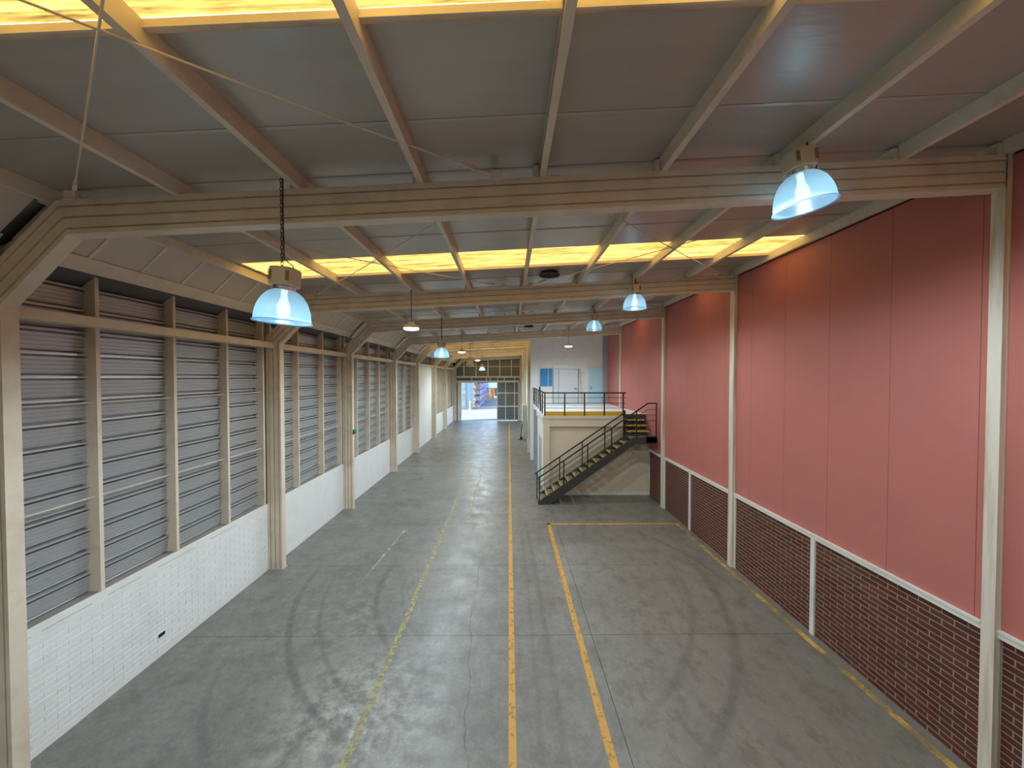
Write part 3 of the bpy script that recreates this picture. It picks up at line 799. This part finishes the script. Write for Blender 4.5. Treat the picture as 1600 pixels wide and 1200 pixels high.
# ------------------------------------------------------------------ staircase
YF, YR = 14.86, 15.72
st = thing('staircase', 'black steel staircase with yellow edged treads climbing to the mezzanine', 'staircase', (3.2, 15.3, 0))
sl = .686
x0, xk, xe = 1.17, 4.86, 5.76
zs = lambda x: .10 + (x-x0)*sl
def stringer(y):
    th = .05; D = .33
    out = [(x0-.03, 0), (x0-.03, .12), (xk, zs(xk)), (xe, zs(xk)), (xe, zs(xk)-.26), (xk+.06, zs(xk)-.26), (x0+.42, 0)]
    return MB().loft([[(x, yy, z) for x, z in out] for yy in (y, y+th)])
obj('stringer', stringer(YF-.02), M['stair_dark'], st)
obj('stringer', stringer(YR-.03), M['stair_dark'], st)
NT = 13; rise = 2.55/14; run = (xk-x0-.05)/NT
for k in range(NT):
    xx = x0 + .02 + k*run; z = rise*(k+1)
    tr = obj('tread', MB().box(xx, xx+run+.02, YF+.03, YR-.03, z-.03, z), M['tread'], st)
    subobj('nosing', MB().box(xx-.012, xx+.055, YF+.028, YR-.028, z-.045, z+.004), M['yellow'], tr)
LZ = 2.55
obj('landing', MB().box(xk-.02, 5.76, YF+.03, YR+.02, LZ-.04, LZ), M['tread'], st)
obj('landing_beam', MB().box(5.35, 5.78, YF-.02, YF+.1, LZ-.14, LZ+.12), M['stair_dark'], st)
for k in range(3):
    yy = YR + .02 + k*.26; z = LZ + .205*(k+1)
    tr = obj('upper_tread', MB().box(xk+.0, 5.77, yy, yy+.28, z-.035, z), M['tread'], st)
    subobj('nosing', MB().box(xk+.0, 5.77, yy-.012, yy+.05, z-.05, z+.004), M['yellow'], tr)
obj('upper_nosing', MB().box(4.86, 5.80, 16.48, 16.54, MZ-.05, MZ+.004), M['yellow'], st)
obj('upper_stringer', MB().loft([[(xx, YR, LZ-.2), (xx, YR, LZ+.25), (xx, 16.5, MZ+.03), (xx, 16.5, MZ-.4)] for xx in (xk-.05, xk)]), M['stair_dark'], st)
def hand(y, x1, flat, posts, base):
    top = lambda x: 1.065 + (x-1.18)*.682
    if flat:
        path = [(1.10, y, top(1.10)), (5.41, y, top(5.41)), (5.75, y, top(5.41))]
    else:
        path = [(1.08, y, top(1.08)), (x1, y, top(x1))]
    hr = MB()
    for a, c in zip(path[:-1], path[1:]): hr.bar(a, c, .05, .045)
    obj('handrail', hr, M['black'], st)
    for off in (.24, .46, .68):
        pts = [(max(p[0], 1.18), y, p[2]-off + (.08*.682 if p[0] < 1.15 else 0)) for p in path]
        obj('mid_rail', MB().tube(pts, .011), M['black'], st)
    for x in posts:
        zt = min(top(x), path[-1][2]); zb_ = min(zs(x), zs(xk)) - .02
        obj('post', MB().box(x-.02, x+.02, y-.02, y+.02, max(0, zb_ if x > 1.3 else 0), zt), M['black'], st)
hand(YF+.005, 5.75, True, [1.19, 2.14, 3.07, 4.0, 4.97, 5.74], 0)
hand(YR-.005, 4.72, False, [1.16, 2.09, 3.02, 3.95, 4.72], 0)
obj('top_post', MB().box(4.74, 4.80, YR, YR+.06, LZ-.1, 3.6), M['black'], st)

# ------------------------------------------------------------------ far wall and sliding door
DY = YE
fx0, fx1 = -5.87, 1.20
wb = thing('wall_back', 'dark louvred end wall over the sliding door', 'wall', (-2.4, DY, 0), 'structure')
pxy = .0725
def fx(px): return (px-795)*DY/600
def fz(py): return 5+(588-py)*DY/600
for a, c in zip([714, 725, 744, 762.5, 781, 799], [725, 744, 762.5, 781, 799, 812]):
    mb = MB(); z = fz(588)
    xa, xb = fx(a)+.03, fx(c)-.03
    while z < 6.9:
        mb.loft([[(xx, DY+.10, z), (xx, DY+.02, z+.02), (xx, DY+.10, z+.30), (xx, DY+.13, z+.30)] for xx in (xa, xb)]); z += .29
    o = obj('louvre_panel', mb, M['galv_dark'], wb)
obj('backing', MB().box(-6.7, 1.7, DY+.14, DY+.18, fz(598), 7.6), M['galv_dark'], wb)
obj('side_panel', MB().box(-6.5, fx(715.3), DY+.02, DY+.14, 0, fz(598)), M['galv_dark'], wb)
obj('side_panel', MB().box(fx(808.5), 1.45, DY+.02, DY+.14, 0, fz(598)), M['wplaster'], wb)
for px in (725, 744, 762.5, 781, 799): obj('mullion', MB().box(fx(px)-.05, fx(px)+.05, DY-.03, DY+.05, fz(588), 6.85), M['white_steel'], wb)
obj('transom', MB().box(fx0, fx1, DY-.03, DY+.05, fz(573.2), fz(572.2)), M['white_steel'], wb)
obj('lintel_beam', MB().box(fx0, fx1, DY-.10, DY+.08, fz(590.2), fz(587.8)), M['white_steel'], wb)
obj('track_beam', MB().box(fx0, fx1, DY-.12, DY+.08, fz(597.4), fz(594.6)), M['white_steel'], wb)
for px in (737, 760, 766, 778, 788, 804): obj('hanger', MB().box(fx(px)-.05, fx(px)+.05, DY-.05, DY+.06, fz(595), fz(590)), M['white_steel'], wb)
sd = thing('door_1', 'dark ribbed sliding warehouse door standing half open', 'door', (fx(793), DY, 0), 'structure')
ys = [656.5, 635.2, 614.5, 597.6]; xs = [777, 790, 804, 810]
for i in range(3):
    for j in range(3):
        mb = MB(); z0, z1 = fz(ys[i])+.02, fz(ys[i+1])-.02; n = 6
        for k in range(n):
            za = z0+(z1-z0)*k/n; zb_ = z0+(z1-z0)*(k+1)/n
            mb.loft([[(xx, DY-.02, za), (xx, DY-.06, za+.03), (xx, DY-.04, zb_), (xx, DY, zb_)] for xx in (fx(xs[j])+.04, fx(xs[j+1])-.04)])
        obj('door_panel', mb, M['galv_dark'], sd)
for px in xs: obj('stile', MB().box(fx(px)-.045, fx(px)+.045, DY-.09, DY, .03, fz(597.6)), M['white_steel'], sd)
for py in ys[:3]: obj('door_rail', MB().box(fx(777), fx(810), DY-.085, DY, fz(py)-.04+.04, fz(py)+.09), M['white_steel'], sd)
tj = thing('trim_9', 'pale steel jamb framing the open doorway', 'trim', (fx(717), DY, 0), 'structure')
obj('jamb', MB().box(fx(715.3), fx(720), DY-.08, DY+.06, 0, fz(597.4)), M['white_steel'], tj)
obj('jamb_stop', MB().box(fx(720), fx(720.8), DY-.02, DY+.10, 0, fz(597.4)), M['grey'], tj)

# ------------------------------------------------------------------ yard beyond the door
yard = obj('ground', MB().box(-60, 60, YE+.25, 160, -.3, -.004), M['concrete2'])
tag(yard, 'bright sunlit concrete yard beyond the sliding door', 'ground', 'structure')
def at(px, Y): return (px-795)*Y/600
# store building, left
sb = thing('store_building', 'blue grey clad store at the edge of the yard', 'building', (-9, 58, 0))
obj('cladding', MB().box(-16, at(737, 58), 58, 60.5, 0, 6.2), M['bluegrey'], sb)
mb = MB()
for k in range(7): mb.box(at(728.6+k*1.2, 58), at(729.1+k*1.2, 58), 57.95, 58.02, 0, 6.2)
obj('ribs', mb, M['bluegrey'], sb)
obj('mural_panel', MB().box(at(721, 58), at(728, 58), 57.9, 58.0, .1, 5.0), M['leaf'], sb)
bo = thing('bollard', 'yellow bollard at the corner of the blue grey store', 'bollard', (at(735, 58), 57.5, 0))
b_ = MB(); b_.lathe([(.11, 0), (.11, 1.2), (.08, 1.3), (.01, 1.32)], 14, (at(735, 57.5), 57.5, 0)); obj('post', b_, M['yellow'], bo)
obj('foot', MB().box(at(735, 57.5)-.16, at(735, 57.5)+.16, 57.34, 57.66, 0, .03), M['grey'], bo)
# pallet rack
rx0, rx1 = at(738.5, 62.5), at(750, 62.5)
rk = thing('pallet_rack', 'blue pallet rack with orange beams across the yard', 'rack', ((rx0+rx1)/2, 75, 0))
rys = [62.5 + 2.9*k for k in range(10)]
lev = [1.0, 2.05, 3.05, 4.1]
for yy in rys:
    for xx in (rx0, rx1):
        obj('upright', MB().box(xx-.06, xx+.06, yy-.05, yy+.05, 0, 5.2), M['blue'], rk)
    obj('end_brace', MB().bar((rx0, yy, .3), (rx1, yy, 1.0), .04, .04), M['blue'], rk)
for zz in lev:
    for k in range(9):
        for xx in (rx0, rx1):
            obj('rack_beam', MB().box(xx-.03, xx+.03, rys[k], rys[k+1], zz-.12, zz), M['orange'], rk)
    for k in range(9):
        obj('shelf_deck', MB().box(rx0, rx1, rys[k]+.02, rys[k+1]-.02, zz-.03, zz), M['stair_dark'], rk)
nb = 0
lvname = ['on the floor', 'on the lowest beam', 'on the second beam', 'on the third beam', 'on the top beam']
for k in range(6):
    for li, zz in enumerate([0.0] + lev):
        hh = random.uniform(.62, .82)
        y0 = rys[k] + .15 + random.uniform(0, .3); y1 = rys[k+1] - .2
        bx = thing('carton_stack', 'carton load %s, %s' % (lvname[li], ['end rack bay facing the door', 'second rack bay from the door', 'third rack bay from the door', 'fourth rack bay from the door', 'fifth rack bay from the door', 'sixth rack bay from the door'][k]), 'carton', ((rx0+rx1)/2, (y0+y1)/2, zz), group='carton loads on the pallet rack')
        obj('pallet', MB().box(rx0+.05, rx1-.05, y0, y1, zz, zz+.1), M['tan'], bx)
        xm = (rx0+rx1)/2
        obj('carton', MB().box(rx0+.08, xm-.01, y0+.03, y1-.05, zz+.1, zz+hh), M['carton'], bx)
        obj('carton', MB().box(xm+.01, rx1-.02, y0+.03, y1-.05, zz+.1, zz+hh-.05), M['carton'], bx)
for i, (px, Y, wd, h, mm, lab) in enumerate(((762.5, 80, .8, 1.35, 'carton', 'salmon carton stack on the yard floor beside the rack end'), (765.5, 82.5, .6, 1.0, 'carton', 'lower carton stack next to the salmon stack'),
                                         (769.3, 86, .75, 2.3, 'orange', 'tall orange crate stack in the yard'))):
    cx = at(px, Y)
    t = thing('crate_stack', lab, 'crate', (cx, Y, 0))
    n = 3
    for k in range(n): obj('crate', MB().box(cx-wd/2, cx+wd/2, Y-.5, Y+.5, h*k/n+.01, h*(k+1)/n), M[mm], t)
sh = thing('far_shed', 'tan shed with teal roof closing the yard', 'building', (-2, 97, 0))
obj('wall', MB().box(-14, 14, 97, 98, 0, 2.2), M['tan'], sh)
obj('roof', MB().loft([[(-14, yy, 2.2), (14, yy, 2.2), (14, yy+1.5, 4.6), (-14, yy+1.5, 4.6)] for yy in (96.5, 96.7)]), M['teal'], sh)
obj('doorway', MB().box(at(773, 97), at(776, 97), 96.9, 97.05, 0, 1.9), M['stair_dark'], sh)

# ------------------------------------------------------------------ lamps
def dome_lamp(lit=True):
    """origin at the rim plane centre"""
    r = thing('dome_lamp', '', 'lamp')
    sh = MB(); prof = []
    H, Rr = .355, .275
    for k in range(13):
        a = k/12*math.pi/2*.86
        prof.append((Rr*math.cos(a)**.8, H*math.sin(a)/math.sin(math.pi/2*.86)))
    seg = 72; rings = []
    for rr, z in prof:
        rings.append([((rr + (.006 if k % 2 else 0))*math.cos(2*math.pi*k/seg), (rr + (.006 if k % 2 else 0))*math.sin(2*math.pi*k/seg), z) for k in range(seg)])
    sh.loft(rings, True, False); sh.sm = True
    obj('shade', sh, M['shade'] if lit else M['shade_off'], r, 'ribbed clear acrylic shade' if lit else 'dusty beige shade')
    rim = MB(); rim.lathe([(.270, .0), (.292, -.012), (.296, .0), (.282, .012), (.270, .0)], 48); rim.sm = True
    obj('rim', rim, M['shade'] if lit else M['shade_off'], r)
    nk = MB(); nk.lathe([(.11, H-.01), (.115, H+.03), (.08, H+.035), (.01, H+.035)], 20); obj('collar', nk, M['chrome'], r)
    bx = MB(); n = 28; rings = []
    for z, s in ((H+.035, .94), (H+.05, 1), (H+.215, 1), (H+.23, .95)):
        ring = []
        for k in range(n):
            a = 2*math.pi*k/n; c, s_ = math.cos(a), math.sin(a)
            q = .13*s/((abs(c)**5+abs(s_)**5)**.2)
            ring.append((q*c, q*s_, z))
        rings.append(ring)
    bx.loft(rings); b = obj('ballast_box', bx, M['ballast'], r)
    for sx in (-1, 1):
        vt = MB()
        for q in range(6):
            vt.box(sx*.095-.018, sx*.095+.018, -.136, -.125, H+.085+q*.018, H+.094+q*.018)
        subobj('vent_slots', vt, M['sticker'], b)
    for k in range(4):
        a = k*math.pi/2+.6
        obj('bracket_leg', MB().tube([(.085*math.cos(a), .085*math.sin(a), H-.02), (.1*math.cos(a), .1*math.sin(a), H+.05)], .010), M['chrome'], r)
    bl = MB(); bl.lathe([(.01, .06), (.05, .075), (.068, .13), (.06, .19), (.035, .25), (.03, H), (.01, H)], 20); bl.sm = True
    obj('bulb', bl, M['bulb'] if lit else M['bulb_off'], r)
    return r
def chain(root, z0, z1, thin=False):
    mb = MB()
    if thin:
        mb.tube([(0, 0, z0), (0, 0, z1)], .009)
        obj('cord', mb, M['chain'], root); return
    n = max(1, int((z1-z0)/.045)); 
    for k in range(n):
        z = z0 + (k+.5)*(z1-z0)/n; h = (z1-z0)/n*.62; w = .013
        ax = (1, 0) if k % 2 else (0, 1)
        ring = [(w*math.cos(t)*ax[0], w*math.cos(t)*ax[1], z+h*math.sin(t)) for t in [i*math.pi/4 for i in range(9)]]
        mb.tube(ring, .0045, 4)
    obj('chain', mb, M['chain'], root)
def hook(root, z):
    obj('hook', MB().tube([(0, 0, z-.05), (.03, 0, z-.02), (.03, 0, z+.02), (0, 0, z+.04)], .008), M['chain'], root)
protoL = None
def place_dome(x, y, z, hang, lab, tilt=(0, 0), lit=True, power=1.0, base=None, zt=None):
    r = dome_lamp(lit)
    r.name = 'dome_lamp'; r['label'] = lab; r['group'] = 'dome high bay lamps'
    top = (ztop(x)+.01 if zt is None else zt) - z
    for c in r.children:
        c.rotation_euler = (R(tilt[0]), R(tilt[1]), 0)
    bz = .355+.22
    if top - bz > .3: chain(r, bz, top)
    else: obj('hanger', MB().tube([(0, 0, bz-.02), (.02, 0, bz+.03), (.02, 0, top)], .012), M['chain'], r)
    cb = MB(); cb.tube([(.02, .0, top), (.012, .012, top*.5+bz*.5), (.02, .01, bz+.12), (.10, .03, bz+.05), (.145, .03, bz-.05), (.135, .02, .355+.06)], .006)
    obj('cable', cb, M['chain'], r)
    r.location = (x, y, z)
    if lit:
        li = bpy.data.lights.new('lamp_light', 'SPOT'); li.energy = LAMP_W*power; li.color = COOL; li.shadow_soft_size = .06
        li.spot_size = R(178); li.spot_blend = .7
        lo = bpy.data.objects.new('lamp_light', li); COL.objects.link(lo); lo.parent = r; lo.location = (0, 0, .0)
        li = bpy.data.lights.new('bulb_glow', 'POINT'); li.energy = 7*power; li.color = (.62, .88, 1); li.shadow_soft_size = .05
        lo = bpy.data.objects.new('bulb_glow', li); COL.objects.link(lo); lo.parent = r; lo.location = (0, 0, .04)
    return r
def place_led(x, y, z, lab, power=1.0):
    r = thing('led_lamp', lab, 'lamp', (0, 0, 0), group='flat disc lamps')
    bd = MB(); bd.lathe([(.19, 0), (.20, .02), (.18, .06), (.10, .09), (.06, .16), (.01, .16)], 32); bd.sm = True
    obj('housing', bd, M['white_steel'], r)
    fc = MB(); fc.lathe([(.185, .0), (.18, -.03), (.12, -.05), (.005, -.055)], 32); fc.sm = True
    obj('lens', fc, M['led'], r)
    chain(r, .16, ztop(x)+.01-z, True)
    r.location = (x, y, z)
    li = bpy.data.lights.new('lamp_light', 'SPOT'); li.energy = LED_W*power; li.color = (.78, .92, 1); li.shadow_soft_size = .10
    li.spot_size = R(178); li.spot_blend = .7
    lo = bpy.data.objects.new('lamp_light', li); COL.objects.link(lo); lo.parent = r; lo.location = (0, 0, -.1)
    return r
place_dome(-2.50, 4.28, 5.60, True, 'lit clear dome lamp on a long chain by the nearest frame', (0, 4))
place_dome(3.15, 4.10, 6.80, False, 'lit dome lamp tilted tight under the purlin by the nearest frame', (0, -9))
place_dome(3.16, 9.66, 6.70, False, 'lit dome lamp tight under the purlin at the second frame', power=.75)
place_dome(3.14, 14.15, 6.70, False, 'lit dome lamp tight under the purlin above the staircase', power=.5)
place_led(3.07, 19.75, 6.55, 'small flat disc lamp hanging over the mezzanine')
place_led(-2.43, 9.62, 6.20, 'bright flat disc lamp hanging at the second frame', 2.0)
place_dome(-2.48, 14.2, 5.70, True, 'lit dome lamp on a long chain at the third frame')
place_led(-2.43, 19.8, 6.25, 'flat disc lamp hanging at the fourth frame', 2.6)
place_dome(-2.50, 24.8, 5.66, True, 'unlit dusty beige dome lamp on a chain', lit=False)
place_led(-2.48, 30.7, 6.28, 'flat disc lamp hanging at the sixth frame', 3.4)
place_dome(-2.50, 36.0, 5.55, True, 'last pale dome lamp hanging before the sliding door', power=1.5)
# unseen lamps added along the rows behind the viewpoint to light the near floor
place_dome(3.15, -.4, 6.72, False, 'added unseen dome lamp behind the viewpoint on the red wall side', power=.55)
place_led(-2.43, -.6, 6.3, 'added unseen disc lamp behind the viewpoint on the louvre side', .55)
